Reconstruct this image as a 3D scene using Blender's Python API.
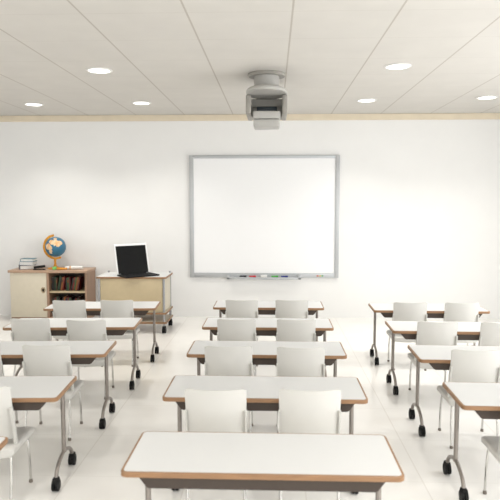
import bpy, bmesh, math, random
from mathutils import Vector, Matrix

for o in list(bpy.data.objects):
    bpy.data.objects.remove(o)
scene = bpy.context.scene
PI = math.pi
random.seed(7)

# ------------------------------------------------------------------ camera
cam_data = bpy.data.cameras.new('camera')
cam = bpy.data.objects.new('camera', cam_data)
scene.collection.objects.link(cam)
cam_data.sensor_width = 36.0
cam_data.lens = 36.0 * 597.1 / 500.0
cam.location = (0.0, 0.0, 2.0847)
cam.rotation_euler = (PI / 2 - 0.0814, 0.0, 0.0381)
cam_data.dof.use_dof = True
cam_data.dof.focus_distance = 7.6
cam_data.dof.aperture_fstop = 3.0
scene.camera = cam

# ------------------------------------------------------------------ world / exposure
world = bpy.data.worlds.new('daylight')
scene.world = world
world.use_nodes = True
bg = world.node_tree.nodes['Background']
bg.inputs[0].default_value = (0.93, 0.96, 1.0, 1)
bg.inputs[1].default_value = 1.0
vs = scene.view_settings
vs.view_transform = 'Standard'
vs.look = 'None'
vs.gamma = 1.0
vs.use_curve_mapping = False
vs.exposure = -0.90

# ------------------------------------------------------------------ room size
XL, XR, YR, YW, ZC = -5.5, 5.2, -3.2, 10.64, 3.604
# windows (structure openings) on the right wall: (y0, y1), z range
WIN_Y = [(-2.2, 0.6), (1.2, 4.0), (4.6, 7.4)]
WIN_Z = (0.85, 2.95)
REAR_FILL_X = [(-4.6, -1.8), (-1.2, 1.6), (2.2, 4.6)]  # unseen rear openings, made up to let fill light in

def area(name, loc, rot, sx, sy, power, color):
    l = bpy.data.lights.new(name, 'AREA')
    l.shape = 'RECTANGLE'; l.size = sx; l.size_y = sy
    l.energy = power; l.color = color
    o = bpy.data.objects.new(name, l)
    scene.collection.objects.link(o)
    o.location = loc; o.rotation_euler = rot
    return o
P_SIDE, P_REAR_FILL = 37.0, 16.0     # watts per square metre of opening; the rear value is added ambient fill
for (a, b) in WIN_Y:
    area('window_daylight', (XR + 0.12, (a + b) / 2, sum(WIN_Z) / 2), (0, PI / 2, 0),
         WIN_Z[1] - WIN_Z[0], b - a, P_SIDE * (b - a) * (WIN_Z[1] - WIN_Z[0]), (0.955, 0.975, 1.0))
for (a, b) in REAR_FILL_X:  # added fill lights behind the camera, no real source known there
    area('window_daylight', ((a + b) / 2, YR - 0.12, sum(WIN_Z) / 2), (PI / 2, 0, 0),
         b - a, WIN_Z[1] - WIN_Z[0], P_REAR_FILL * (b - a) * (WIN_Z[1] - WIN_Z[0]), (0.955, 0.975, 1.0))

# ------------------------------------------------------------------ materials
def nt(name):
    m = bpy.data.materials.new(name); m.use_nodes = True
    return m, m.node_tree, m.node_tree.nodes['Principled BSDF']

def mat(name, col, rough=0.5, metal=0.0, noise=0.0, scale=20.0, bump=0.0, coat=0.0, spec=None, stretch=None):
    m, t, b = nt(name)
    b.inputs['Roughness'].default_value = rough
    b.inputs['Metallic'].default_value = metal
    b.inputs['Coat Weight'].default_value = coat
    if spec is not None: b.inputs['Specular IOR Level'].default_value = spec
    tc = t.nodes.new('ShaderNodeTexCoord')
    mp = t.nodes.new('ShaderNodeMapping')
    if stretch: mp.inputs['Scale'].default_value = stretch
    t.links.new(tc.outputs['Object'], mp.inputs['Vector'])
    n = t.nodes.new('ShaderNodeTexNoise')
    n.inputs['Scale'].default_value = scale; n.inputs['Detail'].default_value = 4
    t.links.new(mp.outputs[0], n.inputs['Vector'])
    r = t.nodes.new('ShaderNodeValToRGB')
    r.color_ramp.elements[0].position = 0.3; r.color_ramp.elements[1].position = 0.7
    d = [max(0, c * (1 - noise)) for c in col]; u = [min(1, c * (1 + noise * 0.6)) for c in col]
    r.color_ramp.elements[0].color = (*d, 1); r.color_ramp.elements[1].color = (*u, 1)
    t.links.new(n.outputs['Fac'], r.inputs['Fac'])
    t.links.new(r.outputs['Color'], b.inputs['Base Color'])
    if bump:
        bp = t.nodes.new('ShaderNodeBump'); bp.inputs['Strength'].default_value = bump
        bp.inputs['Distance'].default_value = 0.01
        t.links.new(n.outputs['Fac'], bp.inputs['Height']); t.links.new(bp.outputs[0], b.inputs['Normal'])
    return m

def grid_mat(name, col, seam, px, ox, wx, py, oy, wy, rough, fx=1.0, fy=0.5, noise=0.02, nscale=3.0):
    """plain sheet divided by thin joints: period, offset and width along x and y"""
    m, t, b = nt(name)
    b.inputs['Roughness'].default_value = rough
    g = t.nodes.new('ShaderNodeNewGeometry')
    s = t.nodes.new('ShaderNodeSeparateXYZ'); t.links.new(g.outputs['Position'], s.inputs[0])
    def math_(op, a, c=None, v=None):
        n = t.nodes.new('ShaderNodeMath'); n.operation = op
        t.links.new(a, n.inputs[0])
        if c is not None: t.links.new(c, n.inputs[1])
        if v is not None: n.inputs[1].default_value = v
        return n.outputs[0]
    def line(sock, p, o, w, f):
        a = math_('SUBTRACT', sock, v=o - p / 2)
        a = math_('DIVIDE', a, v=p); a = math_('FRACT', a)
        a = math_('SUBTRACT', a, v=0.5); a = math_('ABSOLUTE', a)
        a = math_('LESS_THAN', a, v=w / p / 2)
        return math_('MULTIPLY', a, v=f)
    lx = line(s.outputs[0], px, ox, wx, fx); ly = line(s.outputs[1], py, oy, wy, fy)
    mx = math_('MAXIMUM', lx, c=ly)
    n = t.nodes.new('ShaderNodeTexNoise'); n.inputs['Scale'].default_value = nscale
    t.links.new(g.outputs['Position'], n.inputs['Vector'])
    r = t.nodes.new('ShaderNodeValToRGB')
    r.color_ramp.elements[0].position = 0.3; r.color_ramp.elements[1].position = 0.7
    r.color_ramp.elements[0].color = (*[c * (1 - noise) for c in col], 1)
    r.color_ramp.elements[1].color = (*[min(1, c * (1 + noise)) for c in col], 1)
    t.links.new(n.outputs['Fac'], r.inputs['Fac'])
    mix = t.nodes.new('ShaderNodeMixRGB'); t.links.new(mx, mix.inputs['Fac'])
    t.links.new(r.outputs['Color'], mix.inputs[1]); mix.inputs[2].default_value = (*seam, 1)
    t.links.new(mix.outputs[0], b.inputs['Base Color'])
    return m

def glow(name, col, strength):
    m, t, b = nt(name)
    b.inputs['Base Color'].default_value = (*col, 1)
    b.inputs['Emission Color'].default_value = (*col, 1)
    b.inputs['Emission Strength'].default_value = strength
    return m

M = {}
M['wall'] = mat('wall_paint', (0.875, 0.873, 0.86), 0.8, noise=0.012, scale=2.5)
M['ceiling'] = grid_mat('ceiling_panels', (0.645, 0.62, 0.58), (0.42, 0.38, 0.33), 0.857, -3.274, 0.016, 0.81, 6.56, 0.008, 0.75, 0.8, 0.3)
M['floor'] = grid_mat('floor_tiles', (0.88, 0.865, 0.83), (0.62, 0.58, 0.52), 0.883, -1.525, 0.010, 0.79, 5.13, 0.008, 0.16, 0.35, 0.2)
M['cornice'] = mat('cornice_wood', (0.76, 0.67, 0.52), 0.55, noise=0.04, scale=6)
M['laminate'] = mat('white_laminate', (0.66, 0.665, 0.66), 0.3, noise=0.008, scale=5)
M['edge'] = mat('beech_edge', (0.30, 0.165, 0.08), 0.45, noise=0.14, scale=30, stretch=(0.3, 1, 1))
M['steel'] = mat('grey_painted_steel', (0.30, 0.27, 0.245), 0.35, metal=0.7, noise=0.03)
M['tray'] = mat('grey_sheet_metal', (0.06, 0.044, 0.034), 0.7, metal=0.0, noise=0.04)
M['chrome'] = mat('chrome', (0.62, 0.61, 0.59), 0.22, metal=0.95, noise=0.02)
M['cartpost'] = mat('cart_steel', (0.36, 0.36, 0.37), 0.4, metal=0.5)
M['black'] = mat('black_rubber', (0.010, 0.010, 0.010), 0.6, spec=0.2, noise=0.2)
M['foot'] = mat('brown_plastic_foot', (0.20, 0.17, 0.14), 0.5, noise=0.1)
M['chair'] = mat('white_chair_plastic', (0.66, 0.65, 0.615), 0.42, noise=0.012, scale=8)
M['alu'] = mat('brushed_aluminium', (0.50, 0.515, 0.53), 0.4, metal=0.35, noise=0.03)
M['board'] = mat('whiteboard_enamel', (0.93, 0.935, 0.94), 0.35, noise=0.004)
M['cream'] = mat('cream_laminate', (0.66, 0.60, 0.48), 0.45, noise=0.025, scale=14)
M['cartpanel'] = mat('sand_laminate', (0.54, 0.44, 0.275), 0.45, noise=0.03, scale=14)
M['wood'] = mat('brown_wood_veneer', (0.37, 0.235, 0.16), 0.5, noise=0.07, scale=18, stretch=(1, 1, 0.25))
M['topwood'] = mat('light_wood_veneer', (0.46, 0.305, 0.21), 0.45, noise=0.08, scale=14, stretch=(0.3, 1, 1))
M['handle'] = mat('worn_bronze', (0.42, 0.33, 0.22), 0.4, metal=0.3)
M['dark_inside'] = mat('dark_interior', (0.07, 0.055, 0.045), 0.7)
M['screen'] = mat('black_laptop_screen', (0.008, 0.008, 0.008), 0.5, noise=0.1, spec=0.12)
M['keys'] = mat('black_keys', (0.010, 0.010, 0.011), 0.6, spec=0.15)
M['laptop'] = mat('white_laptop_shell', (0.80, 0.80, 0.79), 0.35)
M['projgrey'] = mat('projector_grey', (0.30, 0.285, 0.255), 0.45, noise=0.02)
M['projlight'] = mat('projector_light_grey', (0.43, 0.42, 0.395), 0.4, noise=0.02)
M['projdark'] = mat('projector_lens_glass', (0.03, 0.045, 0.055), 0.12)
M['paper'] = mat('paper', (0.84, 0.83, 0.80), 0.7, noise=0.03, scale=80)
M['orange'] = mat('orange_plastic', (0.72, 0.31, 0.02), 0.4, noise=0.05)
M['green'] = mat('green_plastic', (0.22, 0.62, 0.16), 0.4)
M['trimwhite'] = mat('white_lamp_ring', (0.85, 0.84, 0.82), 0.4)
M['lamp'] = glow('lamp_glow', (1.0, 0.98, 0.94), 6.0)
def colour(name, c, r=0.5): return mat(name, c, r, noise=0.05)

# globe: procedural sea and land on the ball
m, t, b = nt('globe_map'); b.inputs['Roughness'].default_value = 0.35
tc = t.nodes.new('ShaderNodeTexCoord')
def vmath(op, v, out=0):
    n = t.nodes.new('ShaderNodeVectorMath'); n.operation = op
    t.links.new(tc.outputs['Object'], n.inputs[0]); n.inputs[1].default_value = v
    return n.outputs[1 if op in ('DISTANCE', 'DOT_PRODUCT') else 0]
nz = t.nodes.new('ShaderNodeTexNoise'); nz.inputs['Scale'].default_value = 22; nz.inputs['Detail'].default_value = 5
t.links.new(tc.outputs['Object'], nz.inputs['Vector'])
def mth(op, a, v=None, c=None):
    n = t.nodes.new('ShaderNodeMath'); n.operation = op; t.links.new(a, n.inputs[0])
    if c is not None: t.links.new(c, n.inputs[1])
    if v is not None: n.inputs[1].default_value = v
    return n.outputs[0]
# land blobs, placed on the ball (object axes; the camera sees the -y side)
R_G = 0.176
def blob(dx, dz, r):
    y = -math.sqrt(max(0.0, R_G ** 2 - dx * dx - dz * dz))
    return mth('SUBTRACT', vmath('DISTANCE', (dx, y, dz)), r)
blobs = [blob(-0.085, 0.015, 0.052), blob(-0.045, -0.01, 0.05), blob(-0.035, -0.06, 0.035), blob(-0.03, -0.095, 0.025),
         blob(0.05, 0.085, 0.055), blob(0.095, 0.05, 0.04), blob(0.01, 0.09, 0.05), blob(-0.04, 0.105, 0.03),
         blob(0.12, 0.08, 0.04), blob(0.035, 0.04, 0.018), blob(0.03, 0.145, 0.03)]
cur = blobs[0]
for x_ in blobs[1:]: cur = mth('MINIMUM', cur, c=x_)
jit = mth('MULTIPLY', mth('SUBTRACT', nz.outputs['Fac'], 0.5), 0.055)
cur = mth('ADD', cur, c=jit)
# the far side gets its own land from noise
n2 = t.nodes.new('ShaderNodeTexNoise'); n2.inputs['Scale'].default_value = 7
t.links.new(tc.outputs['Object'], n2.inputs['Vector'])
sp = t.nodes.new('ShaderNodeSeparateXYZ'); t.links.new(tc.outputs['Object'], sp.inputs[0])
far = mth('MULTIPLY', mth('GREATER_THAN', n2.outputs['Fac'], 0.56), c=mth('GREATER_THAN', sp.outputs[1], 0.03))
land = mth('MAXIMUM', mth('LESS_THAN', cur, 0.0), c=far)
lr = t.nodes.new('ShaderNodeValToRGB')
lr.color_ramp.elements[0].color = (0.80, 0.42, 0.17, 1); lr.color_ramp.elements[1].color = (0.85, 0.66, 0.42, 1)
lr.color_ramp.elements[0].position = 0.35; lr.color_ramp.elements[1].position = 0.6
t.links.new(nz.outputs['Fac'], lr.inputs['Fac'])
mx = t.nodes.new('ShaderNodeMixRGB'); t.links.new(land, mx.inputs['Fac'])
mx.inputs[1].default_value = (0.03, 0.16, 0.27, 1); t.links.new(lr.outputs[0], mx.inputs[2])
t.links.new(mx.outputs[0], b.inputs['Base Color'])
M['globe'] = m

# ------------------------------------------------------------------ mesh helpers
def new_bm(): return bmesh.new()

def add_box(bm, x0, x1, y0, y1, z0, z1, bevel=0.0, seg=2, mtx=None):
    r = bmesh.ops.create_cube(bm, size=1.0)
    vs_ = r['verts']
    for v in vs_:
        v.co = Vector(((x0 + x1) / 2 + v.co.x * (x1 - x0), (y0 + y1) / 2 + v.co.y * (y1 - y0), (z0 + z1) / 2 + v.co.z * (z1 - z0)))
    if bevel:
        es = list({e for v in vs_ for e in v.link_edges})
        rr = bmesh.ops.bevel(bm, geom=es, offset=bevel, segments=seg, affect='EDGES', profile=0.5)
        vs_ = list({v for v in rr['verts']} | {v for v in vs_ if v.is_valid})
    if mtx is not None:
        for v in vs_: v.co = mtx @ v.co
    return vs_

def add_tube(bm, pts, r, n=12, caps=True):
    """round bar along a polyline; r may be a list"""
    pts = [Vector(p) for p in pts]
    rs = r if isinstance(r, (list, tuple)) else [r] * len(pts)
    rings = []; up = None
    for i, p in enumerate(pts):
        if i == 0: d = (pts[1] - p).normalized()
        elif i == len(pts) - 1: d = (p - pts[i - 1]).normalized()
        else: d = ((pts[i + 1] - p).normalized() + (p - pts[i - 1]).normalized()).normalized()
        if up is None:
            up = Vector((1, 0, 0)) if abs(d.x) < 0.9 else Vector((0, 1, 0))
        a = (up - d * up.dot(d)).normalized(); c = d.cross(a); up = a
        rings.append([bm.verts.new(p + (a * math.cos(2 * PI * k / n) + c * math.sin(2 * PI * k / n)) * rs[i]) for k in range(n)])
    for i in range(len(rings) - 1):
        for k in range(n):
            bm.faces.new((rings[i][k], rings[i][(k + 1) % n], rings[i + 1][(k + 1) % n], rings[i + 1][k]))
    if caps:
        bm.faces.new(list(reversed(rings[0]))); bm.faces.new(rings[-1])

def add_lathe(bm, prof, n=32, centre=(0, 0, 0), sx=1.0, sy=1.0):
    cx, cy, cz = centre; rings = []
    for (r, z) in prof:
        if r < 1e-6: rings.append([bm.verts.new((cx, cy, cz + z))])
        else: rings.append([bm.verts.new((cx + sx * r * math.cos(2 * PI * k / n), cy + sy * r * math.sin(2 * PI * k / n), cz + z)) for k in range(n)])
    for a, b_ in zip(rings, rings[1:]):
        for k in range(n):
            k2 = (k + 1) % n
            if len(a) == 1 and len(b_) == 1: continue
            if len(a) == 1: bm.faces.new((a[0], b_[k2], b_[k]))
            elif len(b_) == 1: bm.faces.new((a[k], a[k2], b_[0]))
            else: bm.faces.new((a[k], a[k2], b_[k2], b_[k]))

def rounded_rect(w, d, r, seg=5):
    pts = []
    for (cx, cy, a0) in ((w / 2 - r, d / 2 - r, 0), (-w / 2 + r, d / 2 - r, 90), (-w / 2 + r, -d / 2 + r, 180), (w / 2 - r, -d / 2 + r, 270)):
        for k in range(seg + 1):
            a = math.radians(a0 + 90 * k / seg)
            pts.append((cx + r * math.cos(a), cy + r * math.sin(a)))
    return pts

def add_slab(bm, pts, z0, z1, ch=0.0):
    """closed outline extruded from z0 to z1 with a small chamfer"""
    cx = sum(p[0] for p in pts) / len(pts); cy = sum(p[1] for p in pts) / len(pts)
    w = max(p[0] for p in pts) - min(p[0] for p in pts); d = max(p[1] for p in pts) - min(p[1] for p in pts)
    def ring(z, s):
        kx = 1 - 2 * s / w; ky = 1 - 2 * s / d
        return [bm.verts.new((cx + (p[0] - cx) * kx, cy + (p[1] - cy) * ky, z)) for p in pts]
    levels = [(z0, ch), (z0 + ch, 0), (z1 - ch, 0), (z1, ch)] if ch else [(z0, 0), (z1, 0)]
    rings = [ring(z, s) for z, s in levels]
    n = len(pts)
    for a, b_ in zip(rings, rings[1:]):
        for k in range(n): bm.faces.new((a[k], a[(k + 1) % n], b_[(k + 1) % n], b_[k]))
    bm.faces.new(list(reversed(rings[0]))); bm.faces.new(rings[-1])

def obj(name, bm, material, parent=None, smooth=True):
    me = bpy.data.meshes.new(name)
    bmesh.ops.recalc_face_normals(bm, faces=bm.faces)
    bm.to_mesh(me); bm.free()
    me.materials.append(material)
    if smooth:
        for p in me.polygons: p.use_smooth = True
        try: me.set_sharp_from_angle(angle=math.radians(32))
        except Exception: pass
    o = bpy.data.objects.new(name, me)
    scene.collection.objects.link(o)
    if parent is not None: o.parent = parent
    return o

def tag(o, label, cat, group=None):
    o['label'] = label; o['category'] = cat
    if group: o['group'] = group
    return o

def thing(name, label, cat, loc=(0, 0, 0), rz=0.0, group=None):
    o = bpy.data.objects.new(name, None); scene.collection.objects.link(o)
    o.empty_display_size = 0.1
    o.location = loc; o.rotation_euler = (0, 0, rz)
    return tag(o, label, cat, group)

def struct(name, bm, material, smooth=False, parent=None):
    o = obj(name, bm, material, parent, smooth)
    if parent is None: o['kind'] = 'structure'
    return o

def copy_tree(src, label=None, loc=None, rz=None, parent=None):
    c = src.copy(); scene.collection.objects.link(c)
    if parent is not None: c.parent = parent
    if label: c['label'] = label
    if loc is not None: c.location = loc
    if rz is not None: c.rotation_euler = (0, 0, rz)
    for ch in [x for x in src.children]: copy_tree(ch, parent=c)
    return c

# ------------------------------------------------------------------ room shell
T = 0.25
bm = new_bm(); add_box(bm, XL - T, XR + T, YR - T, YW + T, -0.2, 0.0); struct('floor', bm, M['floor'])
bm = new_bm(); add_box(bm, XL - T, XR + T, YR - T, YW + T, ZC, ZC + 0.2); struct('ceiling', bm, M['ceiling'])
bm = new_bm(); add_box(bm, XL - T, XR + T, YW, YW + T, 0.0, ZC); struct('wall_back', bm, M['wall'])
bm = new_bm(); add_box(bm, XL - T, XL, YR, YW, 0.0, ZC); struct('wall_left', bm, M['wall'])

def wall_with_openings(name, spans, lo, hi, place):
    bm = new_bm()
    place(bm, lo, hi, 0.0, WIN_Z[0]); place(bm, lo, hi, WIN_Z[1], ZC)
    edges = [lo] + [v for s in spans for v in s] + [hi]
    for a, b_ in zip(edges[::2], edges[1::2]): place(bm, a, b_, WIN_Z[0], WIN_Z[1])
    return struct(name, bm, M['wall'])
wall_with_openings('wall_right', WIN_Y, YR, YW, lambda bm, a, b_, z0, z1: add_box(bm, XR, XR + T, a, b_, z0, z1))
wall_with_openings('wall_rear', REAR_FILL_X, XL - T, XR + T, lambda bm, a, b_, z0, z1: add_box(bm, a, b_, YR - T, YR, z0, z1))
k = 0
for (a, b_) in WIN_Y:
    k += 1; bm = new_bm(); f = 0.05
    for (p, q, r, s) in ((a, b_, WIN_Z[0], WIN_Z[0] + f), (a, b_, WIN_Z[1] - f, WIN_Z[1]), (a, a + f, WIN_Z[0] + f, WIN_Z[1] - f), (b_ - f, b_, WIN_Z[0] + f, WIN_Z[1] - f), ((a + b_) / 2 - f / 2, (a + b_) / 2 + f / 2, WIN_Z[0] + f, WIN_Z[1] - f)):
        add_box(bm, XR + 0.08, XR + 0.11, p, q, r, s)
    struct('window_%d' % k, bm, M['trimwhite'])
for (a, b_) in REAR_FILL_X:  # frames for the made-up rear fill openings
    k += 1; bm = new_bm(); f = 0.05
    for (p, q, r, s) in ((a, b_, WIN_Z[0], WIN_Z[0] + f), (a, b_, WIN_Z[1] - f, WIN_Z[1]), (a, a + f, WIN_Z[0] + f, WIN_Z[1] - f), (b_ - f, b_, WIN_Z[0] + f, WIN_Z[1] - f), ((a + b_) / 2 - f / 2, (a + b_) / 2 + f / 2, WIN_Z[0] + f, WIN_Z[1] - f)):
        add_box(bm, p, q, YR - 0.11, YR - 0.08, r, s)
    struct('window_%d' % k, bm, M['trimwhite'])
# wooden cornice where the board wall meets the ceiling
bm = new_bm(); add_box(bm, XL, XR, YW - 0.025, YW, 3.497, ZC - 0.001, 0.004, 1); struct('trim_1', bm, M['cornice'])

# ------------------------------------------------------------------ tables
W, D, TH = 1.4242, 0.5442, 0.73
def make_table(label):
    t_ = thing('folding_table', label, 'table', group='white folding tables in three columns')
    bm = new_bm(); add_slab(bm, rounded_rect(W, D, 0.035), TH - 0.028, TH, 0.003); obj('edge_band', bm, M['edge'], t_)
    bm = new_bm(); add_slab(bm, rounded_rect(W - 0.028, D - 0.028, 0.024), TH - 0.004, TH + 0.0015); obj('tabletop', bm, M['laminate'], t_)
    # shallow sheet-metal tray under the top with slanted ends
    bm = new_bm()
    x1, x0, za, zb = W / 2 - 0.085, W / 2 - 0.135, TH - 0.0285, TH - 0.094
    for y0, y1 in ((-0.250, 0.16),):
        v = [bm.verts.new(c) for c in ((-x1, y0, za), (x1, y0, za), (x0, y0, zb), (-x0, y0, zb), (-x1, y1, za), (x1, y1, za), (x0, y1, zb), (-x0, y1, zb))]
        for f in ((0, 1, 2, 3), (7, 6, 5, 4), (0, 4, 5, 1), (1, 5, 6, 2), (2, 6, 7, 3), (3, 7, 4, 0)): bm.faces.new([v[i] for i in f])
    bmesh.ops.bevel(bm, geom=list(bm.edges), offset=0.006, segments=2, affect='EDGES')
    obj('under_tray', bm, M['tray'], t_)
    for s in (-1, 1):
        X = s * (W / 2 - 0.0676); ym = 0.085; ws = 0.2155; zf = 0.205
        bm = new_bm()
        add_tube(bm, [(X, ym, TH - 0.03), (X, ym, zf - 0.01)], 0.0165, 14)
        add_box(bm, X - 0.03, X + 0.03, ym - 0.14, ym + 0.10, TH - 0.045, TH - 0.028, 0.004)      # mounting plate
        obj('leg', bm, M['steel'], t_)
        for e in (-1, 1):
            bm = new_bm(); pts = []
            for k in range(11):
                u = k / 10
                # a quarter-curve out of the post, then down to the castor
                y = ym + e * ws * (1 - (1 - u) ** 1.9) * 0.96
                z = zf - (zf - 0.085) * u ** 1.45
                pts.append((X, y, z))
            add_tube(bm, [(X, ym, zf + 0.03)] + pts, 0.0145, 12)
            obj('foot_bar', bm, M['steel'], t_)
            bm = new_bm(); yc = ym + e * ws
            # castor: twin wheel with housing
            for sx in (-0.014, 0.014):
                r_ = bmesh.ops.create_cone(bm, cap_ends=True, segments=24, radius1=0.042, radius2=0.042, depth=0.018)
                mm = Matrix.Translation((X + sx, yc, 0.042)) @ Matrix.Rotation(PI / 2, 4, 'Y')
                bmesh.ops.transform(bm, matrix=mm, verts=r_['verts'])
            add_box(bm, X - 0.023, X + 0.023, yc - 0.03, yc + 0.03, 0.045, 0.098, 0.012, 3)
            obj('castor', bm, M['black'], t_)
    return t_

COLS = {-1: dict(a=0.062, name='left column', ys=[7.667, 6.525, 5.375, 4.195, 2.985], x=-2.210),
        0: dict(a=0.0, name='middle column', ys=[7.805, 6.600, 5.449, 4.280, 3.138], x=-0.053),
        1: dict(a=-0.021, name='right column', ys=[7.660, 6.475, 5.335, 4.170], x=1.980)}
ORD = ['the row nearest the whiteboard', 'the second row from the whiteboard', 'the third row from the whiteboard', 'the fourth row from the whiteboard', 'the row nearest the camera']
tables = {}; proto = None
for c in (-1, 0, 1):
    for r, y in enumerate(COLS[c]['ys']):
        lab = 'white folding table with brown edge, %s, %s' % (COLS[c]['name'], ORD[r])
        if proto is None: proto = make_table(lab); o = proto
        else: o = copy_tree(proto, lab)
        o.location = (COLS[c]['x'], y, 0); o.rotation_euler = (0, 0, COLS[c]['a'])
        tables[(c, r)] = o

# ------------------------------------------------------------------ chairs (origin: floor under the top of the backrest)
CW = 0.412
def make_chair(label):
    c = thing('classroom_chair', label, 'chair', group='white classroom chairs behind the tables')
    # backrest: curved shell, middle towards the rear (-y), leaning slightly back
    bm = new_bm(); NX, NZ, th = 16, 10, 0.012
    def surf(u, v, off):
        hw = CW / 2 * (1.0 - 0.03 * (1 - v))
        x = hw * u
        y = 0.045 * (abs(u) ** 2.0) - 0.022 + 0.085 * (1 - v) ** 1.3
        z = 0.455 + (0.845 - 0.455) * v + 0.004 * u * u * v
        if abs(u) > 0.93 and v > 0.93: z -= 0.012 * ((abs(u) - 0.93) / 0.07) ** 2
        return (x, y + off, z)
    grids = []
    for off in (0.0, th):
        grids.append([[bm.verts.new(surf(-1 + 2 * i / NX, j / NZ, off)) for i in range(NX + 1)] for j in range(NZ + 1)])
    a, b_ = grids
    for j in range(NZ):
        for i in range(NX):
            bm.faces.new((a[j][i], a[j][i + 1], a[j + 1][i + 1], a[j + 1][i]))
            bm.faces.new((b_[j][i], b_[j + 1][i], b_[j + 1][i + 1], b_[j][i + 1]))
    for j in range(NZ):
        bm.faces.new((a[j][0], a[j + 1][0], b_[j + 1][0], b_[j][0])); bm.faces.new((a[j][NX], b_[j][NX], b_[j + 1][NX], a[j + 1][NX]))
    for i in range(NX):
        bm.faces.new((a[0][i], b_[0][i], b_[0][i + 1], a[0][i + 1])); bm.faces.new((a[NZ][i], a[NZ][i + 1], b_[NZ][i + 1], b_[NZ][i]))
    obj('backrest', bm, M['chair'], c)
    # flat uprights carrying the backrest, wrapping its sides
    for s in (-1, 1):
        bm = new_bm(); path = [(0.030, 0.695), (0.05, 0.64), (0.080, 0.52), (0.098, 0.44), (0.11, 0.405)]
        ringp = []
        for (y, z) in path:
            w_ = 0.028
            ringp.append([bm.verts.new((s * (CW / 2 + dx), y + dy, z)) for dx, dy in ((-0.012, -w_ / 2), (0.002, -w_ / 2), (0.002, w_ / 2 + 0.01), (-0.012, w_ / 2 + 0.01))])
        for p, q in zip(ringp, ringp[1:]):
            for k in range(4): bm.faces.new((p[k], p[(k + 1) % 4], q[(k + 1) % 4], q[k]))
        bm.faces.new(ringp[0]); bm.faces.new(list(reversed(ringp[-1])))
        obj('upright', bm, M['chair'], c)
    # seat: thick rounded pan with a waterfall front and slightly dished middle
    bm = new_bm(); n = 14; hw, y0, y1, zt, zb = 0.216, 0.01, 0.46, 0.420, 0.352
    def ring(y, t_, drop):
        out = []
        for k in range(28):
            a_ = 2 * PI * k / 28; ca, sa = math.cos(a_), math.sin(a_)
            ex = math.copysign(abs(ca) ** 0.28, ca) * hw * t_
            ez = math.copysign(abs(sa) ** 0.55, sa) * (zt - zb) / 2 * t_
            dish = -0.010 * max(0, 1 - (ex / hw) ** 2)
            out.append(bm.verts.new((ex, y, (zt + zb) / 2 + ez + dish - drop)))
        return out
    prof = [(y0, 0.80, 0), (y0 + 0.006, 0.93, 0), (y0 + 0.02, 1.0, 0)] + [(y0 + 0.02 + (y1 - 0.06 - y0 - 0.02) * k / 6, 1.0, 0) for k in range(1, 7)] + [(y1 - 0.03, 1.0, 0.003), (y1 - 0.012, 0.96, 0.008), (y1, 0.82, 0.012)]
    rs = [ring(*p) for p in prof]
    for p, q in zip(rs, rs[1:]):
        for k in range(28): bm.faces.new((p[k], p[(k + 1) % 28], q[(k + 1) % 28], q[k]))
    bm.faces.new(rs[0]); bm.faces.new(list(reversed(rs[-1])))
    obj('seat', bm, M['chair'], c)
    for s in (-1, 1):
        for (yt, yb, xt, xb) in ((0.06, 0.0, 0.17, 0.193), (0.37, 0.395, 0.17, 0.190)):
            bm = new_bm()
            add_tube(bm, [(s * xt, yt, 0.374), (s * (xt + 0.012), yt, 0.345), (s * xb, (yt + yb) / 2, 0.20), (s * xb, yb, 0.018)], 0.0095, 10)
            l_ = obj('leg', bm, M['chrome'], c)
            bm = new_bm(); add_lathe(bm, [(0, 0), (0.014, 0), (0.015, 0.006), (0.012, 0.024), (0, 0.024)], 14, (s * xb, yb, 0)); obj('foot_cap', bm, M['foot'], l_)
        bm = new_bm(); add_tube(bm, [(s * 0.17, 0.05, 0.362), (s * 0.17, 0.38, 0.362)], 0.0095, 10); obj('side_rail', bm, M['chrome'], c)
    bm = new_bm(); add_tube(bm, [(-0.17, 0.37, 0.360), (0.17, 0.37, 0.360)], 0.008, 10); obj('cross_rail', bm, M['chrome'], c)
    return c

CH = [  # column, row, centre x, y of the backrest, side words
    (0, 0, -0.388, 7.425, 'left'), (0, 0, 0.243, 7.44, 'right'),
    (0, 1, -0.379, 6.19, 'left'), (0, 1, 0.250, 6.20, 'right'),
    (0, 2, -0.378, 5.01, 'left'), (0, 2, 0.243, 5.00, 'right'),
    (0, 3, -0.376, 3.835, 'left'), (0, 3, 0.250, 3.85, 'right'),
    (1, 0, 1.697, 7.315, 'left'), (1, 0, 2.325, 7.335, 'right'),
    (1, 1, 1.707, 6.135, 'left'), (1, 1, 2.355, 6.15, 'right'),
    (1, 2, 1.710, 4.962, 'left'), (1, 3, 1.705, 3.78, 'left'),
    (-1, 0, -2.556, 7.37, 'left'), (-1, 0, -1.960, 7.40, 'right'),
    (-1, 1, -2.572, 6.14, 'left'), (-1, 1, -1.955, 6.09, 'right'),
    (-1, 2, -2.576, 4.99, 'left'), (-1, 2, -1.962, 4.995, 'right'),
    (-1, 3, -1.965, 3.825, 'right')]
proto_c = None
for (c, r, x, y, side) in CH:
    lab = 'white plastic chair, %s seat of its table, %s, %s' % (side, COLS[c]['name'], ORD[r])
    if (c, r) in ((1, 2), (1, 3), (-1, 3)):
        lab = 'white plastic chair at the %s table in %s' % (COLS[c]['name'], ORD[r])
    if proto_c is None: proto_c = make_chair(lab); o = proto_c
    else: o = copy_tree(proto_c, lab)
    o.location = (x, min(y, tables[(c, r)].location.y + math.tan(COLS[c]['a']) * (x - COLS[c]['x']) - 0.337), 0); o.rotation_euler = (0, 0, COLS[c]['a'] * 0.8)

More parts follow.
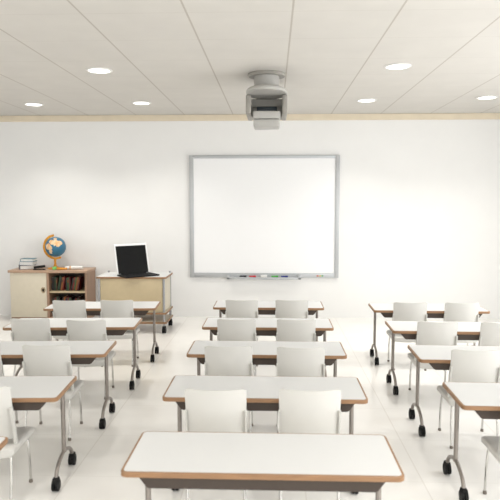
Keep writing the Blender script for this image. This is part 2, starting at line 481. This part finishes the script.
# ------------------------------------------------------------------ whiteboard
WBX0, WBX1, WBZ0, WBZ1 = -1.481, 1.172, 0.722, 2.893
wb = thing('whiteboard', 'large framed whiteboard mounted on the back wall', 'whiteboard', ((WBX0 + WBX1) / 2, YW, WBZ0))
hw, hh = (WBX1 - WBX0) / 2, WBZ1 - WBZ0
bm = new_bm(); add_box(bm, -hw + 0.05, hw - 0.05, -0.028, -0.001, 0.07, hh - 0.045); obj('writing_surface', bm, M['board'], wb)
fr = [(-hw, -hw + 0.075, 0.0, hh), (hw - 0.075, hw, 0.0, hh), (-hw + 0.075, hw - 0.075, hh - 0.055, hh), (-hw + 0.075, hw - 0.075, 0.0, 0.085)]
for (a, b_, z0, z1) in fr:
    bm = new_bm(); add_box(bm, a, b_, -0.05, -0.001, z0, z1, 0.008, 2); obj('frame_rail', bm, M['alu'], wb)
cx = (WBX0 + WBX1) / 2
bm = new_bm(); add_box(bm, -0.815 - cx, 0.505 - cx, -0.145, -0.051, -0.018, 0.020, 0.008, 2)
add_box(bm, -0.815 - cx, 0.505 - cx, -0.062, -0.051, 0.015, 0.075, 0.004, 1)
add_box(bm, -0.815 - cx, -0.76 - cx, -0.145, -0.051, -0.018, 0.060, 0.008, 2); add_box(bm, 0.45 - cx, 0.505 - cx, -0.145, -0.051, -0.018, 0.060, 0.008, 2)
obj('pen_tray', bm, M['alu'], wb)
for (x, col) in ((0.80, (0.5, 0.12, 0.06)), (0.845, (0.55, 0.42, 0.10)), (0.885, (0.10, 0.3, 0.12))):
    bm = new_bm(); add_box(bm, x - 0.018 - cx, x + 0.018 - cx, -0.0515, -0.0495, 0.028, 0.052); obj('badge', bm, colour('badge_colour', col), wb)
TZ = WBZ0 + 0.0205; TY = YW - 0.115
def marker(x, L, col, cname, lab):
    t_ = thing('marker', lab, 'marker', (x, TY, TZ + 0.0145), 0, 'markers in the whiteboard tray')
    bm = new_bm(); add_tube(bm, [(-L / 2, 0, 0), (L / 2 - 0.045, 0, 0)], 0.0115, 14); obj('barrel', bm, colour('marker_barrel_' + cname, col), t_)
    bm = new_bm(); add_tube(bm, [(L / 2 - 0.045, 0, 0), (L / 2, 0, 0)], 0.0142, 14); obj('cap', bm, colour('marker_cap_' + cname, col), t_)
for (x, L, col, cname) in ((-0.525, 0.12, (0.015, 0.015, 0.02), 'black'), (-0.355, 0.12, (0.65, 0.02, 0.03), 'red'), (0.04, 0.12, (0.06, 0.40, 0.04), 'green'), (0.21, 0.12, (0.03, 0.04, 0.25), 'blue')):
    marker(x, L, col, cname, '%s marker lying in the whiteboard pen tray' % cname)
e_ = thing('board_eraser', 'white eraser in the middle of the whiteboard pen tray', 'eraser', (-0.155, TY, TZ))
bm = new_bm(); add_box(bm, -0.055, 0.055, -0.022, 0.022, 0.0, 0.012, 0.003); obj('felt_pad', bm, M['paper'], e_)
bm = new_bm(); add_box(bm, -0.058, 0.058, -0.024, 0.024, 0.012, 0.042, 0.008, 3); obj('grip', bm, M['laptop'], e_)

# ------------------------------------------------------------------ cabinet
cb = thing('cabinet', 'cream and brown wooden cabinet with a shelf of books', 'cabinet', (0, 0, 0))
CX0, CX1, CY0, CY1 = -4.545, -3.20, 10.10, 10.60
def box_part(name, material, parent, *a, bevel=0.004):
    bm = new_bm(); add_box(bm, *a, bevel, 2); return obj(name, bm, material, parent)
box_part('top', M['topwood'], cb, CX0 - 0.03, CX1 + 0.012, CY0 - 0.02, CY1 + 0.01, 0.853, 0.896)
bm = new_bm()
add_box(bm, CX0, CX0 + 0.025, CY0 + 0.02, CY1, 0.03, 0.852); add_box(bm, CX1 - 0.035, CX1, CY0, CY1, 0.03, 0.852)
add_box(bm, -3.905, -3.865, CY0, CY1 - 0.012, 0.07, 0.852)
add_box(bm, CX0 + 0.025, CX1 - 0.035, CY0 + 0.02, CY1 - 0.012, 0.03, 0.07)
obj('carcass', bm, M['wood'], cb)
box_part('plinth', M['wood'], cb, CX0 + 0.03, CX1 - 0.03, CY0 + 0.04, CY1 - 0.02, 0.0, 0.03)
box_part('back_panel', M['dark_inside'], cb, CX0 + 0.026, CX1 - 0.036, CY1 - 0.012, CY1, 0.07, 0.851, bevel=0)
box_part('inner_shelf', M['cartpanel'], cb, -3.864, CX1 - 0.036, CY0 + 0.015, CY1 - 0.013, 0.502, 0.530, bevel=0.002)
dr = box_part('door', M['cream'], cb, CX0 + 0.001, -3.907, CY0 - 0.002, CY0 + 0.018, 0.075, 0.850)
bm = new_bm(); mm = Matrix.Translation((-3.965, CY0 - 0.002, 0.553)) @ Matrix.Rotation(PI / 2, 4, 'X')
add_lathe(bm, [(0, 0), (0.020, 0), (0.022, 0.008), (0.035, 0.012), (0.040, 0.006), (0.040, 0)], 28, (0, 0, 0), 1.0, 1.35)
bmesh.ops.transform(bm, matrix=mm, verts=bm.verts); obj('handle', bm, M['handle'], dr)

# books in the cabinet
BOOKC = [('red', (0.32, 0.03, 0.02)), ('dark green', (0.03, 0.10, 0.04)), ('black', (0.02, 0.018, 0.018)), ('brown', (0.12, 0.05, 0.025)), ('orange', (0.45, 0.14, 0.02)),
         ('dark red', (0.18, 0.02, 0.02)), ('green', (0.05, 0.17, 0.05)), ('navy', (0.02, 0.03, 0.08))]
BM_SHADOWED = {n_: colour('book_cover_' + n_.replace(' ', '_'), [v_ * 0.6 for v_ in c_]) for n_, c_ in BOOKC}  # cover colours darkened to paint in the shade inside the cabinet
def book_row(z, seq, shelf, h0, lean_from):
    x = -3.850; prev = 0.0; prevh = 0.0
    wordpos = ['first', 'second', 'third', 'fourth', 'fifth', 'sixth', 'seventh', 'eighth', 'ninth', 'tenth', 'eleventh', 'twelfth', 'thirteenth', 'fourteenth', 'fifteenth', 'sixteenth', 'seventeenth', 'eighteenth']
    for i, (cn, lean) in enumerate(seq):
        th_ = random.uniform(0.020, 0.028); h = h0 * random.uniform(0.88, 1.0); dp = random.uniform(0.16, 0.20)
        ang = math.radians(lean)      # lean to the right (+x)
        foot = th_ * math.cos(ang)
        if ang < prev - 1e-6: x += prevh * (math.sin(prev) - math.sin(ang)) + 0.004
        t_ = thing('book', '%s book on the %s of the cabinet, %s from the left' % (cn, shelf, wordpos[i]), 'book', (x, 0, z), 0, 'books standing on the %s' % shelf)
        # the book pivots on its lower right corner
        mm = Matrix.Translation((foot, CY0 + 0.10, 0)) @ Matrix.Rotation(ang, 4, 'Y')
        bm = new_bm()
        add_box(bm, -th_, -th_ + 0.003, 0, dp, 0, h, mtx=mm); add_box(bm, -0.003, 0, 0, dp, 0, h, mtx=mm); add_box(bm, -th_, 0, -0.003, 0.001, 0, h, mtx=mm)
        obj('cover', bm, BM_SHADOWED[cn], t_)
        bm = new_bm(); add_box(bm, -th_ + 0.0035, -0.0035, 0.0015, dp - 0.006, 0.004, h - 0.006, mtx=mm); obj('pages', bm, M['paper'], t_)
        if i % 3 == 0:
            bm = new_bm(); add_box(bm, -th_ + 0.003, -0.003, -0.0042, -0.0028, h * 0.62, h * 0.80, mtx=mm); obj('spine_label', bm, BM_SHADOWED['brown'] if i % 2 == 0 else BM_SHADOWED['orange'], t_)
        x += foot / max(0.2, math.cos(ang)) / math.cos(ang) * math.cos(ang) + 0.003
        prev = ang; prevh = h
seqU = [('black', 0), ('black', 0), ('dark green', 0), ('brown', 0), ('dark green', 10), ('black', 10), ('orange', 10), ('red', 10), ('black', 0), ('green', 0), ('dark red', 0), ('black', 10), ('red', 10), ('green', 10), ('orange', 10), ('dark red', 10)]
seqL = [('black', 0), ('brown', 0), ('red', 0), ('dark green', 0), ('black', 0), ('black', 8), ('orange', 8), ('navy', 8), ('dark red', 0), ('green', 0), ('black', 0), ('black', 7), ('red', 7), ('dark green', 7), ('brown', 7)]
book_row(0.531, seqU, 'upper shelf', 0.255, 3)
book_row(0.071, seqL, 'lower shelf', 0.36, 3)

# things on the cabinet
CT = 0.8965
def flat_book(x, y, z, w, d, h, rz, cover, lab, name='book'):
    t_ = thing(name, lab, 'book', (x, y, z), rz, 'books stacked on the cabinet')
    bm = new_bm(); add_box(bm, -w / 2, w / 2, -d / 2, d / 2, 0, 0.006, 0.0015, 1); add_box(bm, -w / 2, w / 2, -d / 2, d / 2, h - 0.006, h, 0.0015, 1)
    add_box(bm, -w / 2, -w / 2 + 0.008, -d / 2, d / 2, 0.0, h, 0.0015, 1); obj('cover', bm, cover, t_)
    bm = new_bm(); add_box(bm, -w / 2 + 0.007, w / 2 - 0.010, -d / 2 + 0.008, d / 2 - 0.008, 0.0065, h - 0.0065); obj('pages', bm, M['paper'], t_)
flat_book(-4.330, 10.33, CT, 0.27, 0.20, 0.072, 0.50, colour('book_cover_black_cloth', (0.03, 0.02, 0.03)), 'thick book with dark spine, bottom of the stack on the cabinet')
flat_book(-4.305, 10.33, CT + 0.0725, 0.25, 0.20, 0.062, -0.06, colour('book_cover_pale_grey', (0.42, 0.46, 0.52)), 'grey book, middle of the stack on the cabinet')
flat_book(-4.30, 10.33, CT + 0.135, 0.235, 0.19, 0.050, 0.04, colour('book_cover_teal', (0.10, 0.22, 0.27)), 'teal book, topmost of the stack on the cabinet')

# globe
gl = thing('globe', 'blue desk globe with orange stand on the cabinet', 'globe', (-3.84, 10.36, CT))
gc = Vector((0.015, 0.0, 0.388))
bm = new_bm(); add_lathe(bm, [(0, 0), (0.125, 0), (0.13, 0.008), (0.118, 0.018), (0.05, 0.030), (0.026, 0.055), (0.018, 0.10), (0.022, 0.178), (0, 0.178)], 36, (0.0, 0, 0)); obj('base', bm, M['orange'], gl)
bm = new_bm(); bmesh.ops.create_uvsphere(bm, u_segments=48, v_segments=32, radius=R_G)
ball = obj('ball', bm, M['globe'], gl); ball.location = gc
bm = new_bm(); Ra = 0.208; N = 40; rows = []
for k in range(N + 1):
    a_ = math.radians(98 + (296 - 98) * k / N)       # from the top, round the left, to lower right
    e = Vector((math.cos(a_), 0, math.sin(a_)))
    pr = []
    for (dr_, dy) in ((-0.022, -0.016), (0.014, -0.016), (0.014, 0.016), (-0.022, 0.016)):
        pr.append(bm.verts.new(gc + e * (Ra + dr_) + Vector((0, dy, 0))))
    rows.append(pr)
for p, q in zip(rows, rows[1:]):
    for k in range(4): bm.faces.new((p[k], p[(k + 1) % 4], q[(k + 1) % 4], q[k]))
bm.faces.new(rows[0]); bm.faces.new(list(reversed(rows[-1]))); obj('meridian_arc', bm, M['orange'], gl)
bm = new_bm()
for deg in (104, 290):
    e = Vector((math.cos(math.radians(deg)), 0, math.sin(math.radians(deg)))); add_tube(bm, [gc + e * 0.165, gc + e * 0.215], 0.007, 10)
obj('axle', bm, M['chrome'], gl)

# dark stapler
st = thing('stapler', 'small black object lying left of the globe on the cabinet', 'stapler', (-4.05, 10.17, CT), 0.10)
bm = new_bm(); add_box(bm, -0.10, 0.10, -0.025, 0.025, 0, 0.018, 0.006, 2); obj('base', bm, M['black'], st)
bm = new_bm(); add_box(bm, -0.095, 0.10, -0.022, 0.022, -0.02, 0.022, 0.009, 3, Matrix.Translation((0, 0, 0.052)) @ Matrix.Rotation(math.radians(-7), 4, 'Y')); obj('arm', bm, M['black'], st)
# green ball-like eraser, orange marker, rolled paper
gt = obj('pencil_sharpener', (lambda b_: (add_box(b_, -0.035, 0.035, -0.03, 0.03, 0, 0.055, 0.016, 4), b_)[1])(new_bm()), M['green'])
gt.location = (-3.795, 10.20, CT); gt.rotation_euler = (0, 0, 0.3); tag(gt, 'small green sharpener in front of the globe base', 'sharpener')
def lying(name, lab, cat, x, y, L, r, rz, mats):
    t_ = thing(name, lab, cat, (x, y, CT + r), rz)
    bm = new_bm(); add_tube(bm, [(-L / 2, 0, 0), (L * 0.30, 0, 0)], r, 18); obj('barrel', bm, mats[0], t_)
    bm = new_bm(); add_tube(bm, [(L * 0.30, 0, 0), (L / 2, 0, 0)], [r, r * 0.9], 18); obj('cap', bm, mats[1], t_)
lying('highlighter', 'orange highlighter pen lying right of the globe', 'pen', -3.665, 10.21, 0.17, 0.018, 0.08, (M['orange'], M['orange']))
pr = thing('paper_roll', 'white roll of paper lying on the cabinet right of the globe', 'paper roll', (-3.475, 10.27, CT + 0.030), 0.10)
bm = new_bm(); R1 = 0.030
for (ro, ri, x0, x1) in ((0.030, 0.024, -0.15, 0.15),):
    n = 28
    ring4 = [[bm.verts.new((x, r_ * math.cos(2 * PI * k / n), r_ * math.sin(2 * PI * k / n))) for k in range(n)] for (x, r_) in ((x0, ro), (x1, ro), (x1, ri), (x0, ri))]
    for i in range(4):
        p, q = ring4[i], ring4[(i + 1) % 4]
        for k in range(n): bm.faces.new((p[k], p[(k + 1) % n], q[(k + 1) % n], q[k]))
obj('sheet', bm, M['paper'], pr)
bm = new_bm(); add_tube(bm, [(-0.07, 0, 0), (-0.055, 0, 0)], 0.0308, 24); obj('rubber_band', bm, M['orange'], pr)

# ------------------------------------------------------------------ cart
ct = thing('cart', 'wheeled cart with sand coloured panel and chrome posts', 'cart', (0, 0, 0))
KX0, KX1, KY0, KY1 = -2.745, -1.715, 9.28, 9.86
bm = new_bm(); pts = [(x + (KX0 + KX1) / 2, y + (KY0 + KY1) / 2) for x, y in rounded_rect(KX1 - KX0 + 0.09, KY1 - KY0 + 0.07, 0.03)]
add_slab(bm, pts, 0.868, 0.897, 0.003); obj('top_edge', bm, M['edge'], ct)
bm = new_bm(); pts2 = [(x + (KX0 + KX1) / 2, y + (KY0 + KY1) / 2) for x, y in rounded_rect(KX1 - KX0 + 0.07, KY1 - KY0 + 0.05, 0.024)]
add_slab(bm, pts2, 0.893, 0.8985); obj('top', bm, M['laminate'], ct)
for (x, y) in ((KX0, KY0), (KX1, KY0), (KX0, KY1), (KX1, KY1)):
    bm = new_bm(); add_tube(bm, [(x, y, 0.095), (x, y, 0.867 if y == KY0 else 0.925)], 0.019, 16); obj('post', bm, M['cartpost'], ct)
    bm = new_bm()
    for sx in (-0.017, 0.017):
        r_ = bmesh.ops.create_cone(bm, cap_ends=True, segments=24, radius1=0.048, radius2=0.048, depth=0.022)
        bmesh.ops.transform(bm, matrix=Matrix.Translation((x + sx, y, 0.048)) @ Matrix.Rotation(PI / 2, 4, 'Y'), verts=r_['verts'])
    add_box(bm, x - 0.028, x + 0.028, y - 0.035, y + 0.035, 0.055, 0.115, 0.014, 3)
    obj('castor', bm, M['black'], ct)
box_part('front_panel', M['cartpanel'], ct, KX0 + 0.02, KX1 - 0.02, KY0 - 0.006, KY0 + 0.012, 0.336, 0.867)
box_part('side_panel', M['cream'], ct, KX1 - 0.008, KX1 + 0.008, KY0 + 0.02, KY1 - 0.02, 0.336, 0.867)
box_part('side_panel', M['cream'], ct, KX0 - 0.008, KX0 + 0.008, KY0 + 0.02, KY1 - 0.02, 0.336, 0.867)
for z in (0.300, 0.150):
    bm = new_bm()
    add_slab(bm, [(x + (KX0 + KX1) / 2, y + (KY0 + KY1) / 2) for x, y in rounded_rect(KX1 - KX0 + 0.085, KY1 - KY0 + 0.07, 0.03)], z, z + 0.032, 0.003)
    obj('lower_shelf', bm, M['edge'], ct)
    bm = new_bm(); add_slab(bm, [(x + (KX0 + KX1) / 2, y + (KY0 + KY1) / 2) for x, y in rounded_rect(KX1 - KX0 + 0.065, KY1 - KY0 + 0.05, 0.025)], z + 0.028, z + 0.0335); obj('shelf_surface', bm, M['cream'], ct)

# laptop
th_ = math.radians(38); LWd, LDp, LH = 0.575, 0.35, 0.490
lp = thing('laptop', 'open laptop with black screen on the wheeled cart', 'laptop', (-2.245, 9.52, 0.8987), th_)
# local: +x along hinge (right end further away), -y toward the user
bm = new_bm(); add_box(bm, -LWd / 2, LWd / 2, -LDp, 0.0, 0.0, 0.024, 0.007, 3); obj('base', bm, M['keys'], lp)
bm = new_bm(); add_box(bm, -LWd / 2 + 0.014, LWd / 2 - 0.014, -LDp + 0.012, -0.020, 0.0235, 0.0262, 0.001, 1); obj('keyboard_deck', bm, M['keys'], lp)
bm = new_bm()
for r in range(5):
    for q in range(12): add_box(bm, -0.235 + q * 0.0395, -0.235 + q * 0.0395 + 0.034, -0.06 - r * 0.036 - 0.031, -0.06 - r * 0.036, 0.0262, 0.030, 0.001, 1)
obj('keys', bm, M['keys'], lp)
tilt = Matrix.Translation((0, -0.002, 0.026)) @ Matrix.Rotation(math.radians(-14), 4, 'X')
bm = new_bm(); add_box(bm, -LWd / 2, LWd / 2, 0.0, 0.018, 0.0, LH, 0.006, 3, tilt); ld = obj('lid', bm, M['laptop'], lp)
bm = new_bm(); add_box(bm, -LWd / 2 + 0.026, LWd / 2 - 0.026, -0.0025, 0.001, 0.004, LH - 0.035, 0.001, 1, tilt); obj('screen', bm, M['screen'], lp)
bm = new_bm(); add_tube(bm, [(-0.22, 0.006, 0.026), (0.22, 0.006, 0.026)], 0.009, 12); obj('hinge', bm, M['keys'], lp)

# ------------------------------------------------------------------ projector
pj = thing('projector', 'grey projector hanging from the ceiling', 'projector', (-0.078, 0, 0))
bm = new_bm(); add_lathe(bm, [(0, ZC - 0.001), (0.225, ZC - 0.001), (0.228, ZC - 0.02), (0.215, ZC - 0.035), (0, ZC - 0.035)], 40, (0, 7.30, 0)); obj('ceiling_flange', bm, M['projgrey'], pj)
bm = new_bm(); add_lathe(bm, [(0, ZC - 0.035), (0.150, ZC - 0.035), (0.148, 3.44), (0.16, 3.405), (0, 3.405)], 40, (0, 7.30, 0)); obj('column', bm, M['projlight'], pj)
bm = new_bm(); add_lathe(bm, [(0, 3.405), (0.225, 3.405), (0.243, 3.39), (0.246, 3.37), (0.235, 3.352), (0, 3.350)], 48, (0, 7.24, 0), 1.0, 1.55); obj('swivel_plate', bm, M['projlight'], pj)
bm = new_bm()
pts = rounded_rect(0.50, 0.34, 0.05, 6)
add_slab(bm, [(x, y + 7.70) for x, y in pts], 3.250, 3.349, 0.010)
add_box(bm, -0.20, 0.20, 7.56, 7.86, 3.135, 3.25, 0.012, 3)
for sx in (-1, 1):
    add_box(bm, min(sx * 0.185, sx * 0.248), max(sx * 0.185, sx * 0.248), 7.22, 7.86, 3.125, 3.351, 0.018, 4)
obj('housing', bm, M['projgrey'], pj)
bm = new_bm(); add_box(bm, -0.125, 0.125, 7.535, 7.565, 3.185, 3.262, 0.006, 2); obj('lens_window', bm, M['projdark'], pj)
bm = new_bm(); add_box(bm, -0.165, 0.165, 7.22, 7.55, 3.070, 3.160, 0.018, 4); add_box(bm, -0.157, 0.157, 7.235, 7.55, 2.972, 3.068, 0.022, 4); obj('lamp_head', bm, M['projlight'], pj)
bm = new_bm(); add_box(bm, -0.05, 0.05, 7.54, 7.62, 3.09, 3.18, 0.01, 2); obj('neck', bm, M['projgrey'], pj)

# ------------------------------------------------------------------ downlights
LX = [-1.99 + 1.714 * k for k in (-1, 0, 2, 3)]
LIGHTS = [(-3.748, 9.38), (-2.03, 9.30), (1.405, 9.20), (3.128, 9.02)] + [(-2.02, 7.009), (1.402, 6.928)]
LIGHTS += [(-3.74, 7.05), (3.12, 6.90)]
LIGHTS += [(x, y) for y in (2.3, 0.0, -2.0) for x in LX]
names_ = ['ceiling downlight above the cabinet, leftmost of the far row', 'ceiling downlight in the far row left of the projector', 'ceiling downlight in the far row right of the projector', 'ceiling downlight at the right end of the far row',
          'large ceiling downlight left of the projector in the nearer row', 'large ceiling downlight right of the projector in the nearer row', 'ceiling downlight at the left end of the nearer row', 'ceiling downlight at the right end of the nearer row']
proto_l = None
for i, (x, y) in enumerate(LIGHTS):
    lab = names_[i] if i < len(names_) else 'round ceiling downlight above the rear of the room'
    if proto_l is None:
        proto_l = thing('ceiling_light', lab, 'light', group='round ceiling downlights')
        bm = new_bm(); n = 36
        add_lathe(bm, [(0.118, 0.0), (0.150, 0.0), (0.152, -0.006), (0.140, -0.014), (0.122, -0.014), (0.118, 0.0)], n); obj('ring', bm, M['trimwhite'], proto_l)
        bm = new_bm(); add_lathe(bm, [(0, -0.002), (0.117, -0.002), (0.117, -0.008), (0, -0.012)], n); obj('diffuser', bm, M['lamp'], proto_l)
        o = proto_l
    else: o = copy_tree(proto_l, lab)
    o.location = (x, y, ZC - 0.0005)
    dl = bpy.data.lights.new('downlight_beam', 'AREA'); dl.shape = 'DISK'; dl.size = 0.22; dl.energy = 26.0; dl.spread = math.radians(115); dl.color = (1.0, 0.97, 0.92)
    lo = bpy.data.objects.new('downlight_beam', dl); scene.collection.objects.link(lo); lo.location = (x, y, ZC - 0.03)
    if i >= len(names_): o['group'] = 'round ceiling downlights above the rear of the room'
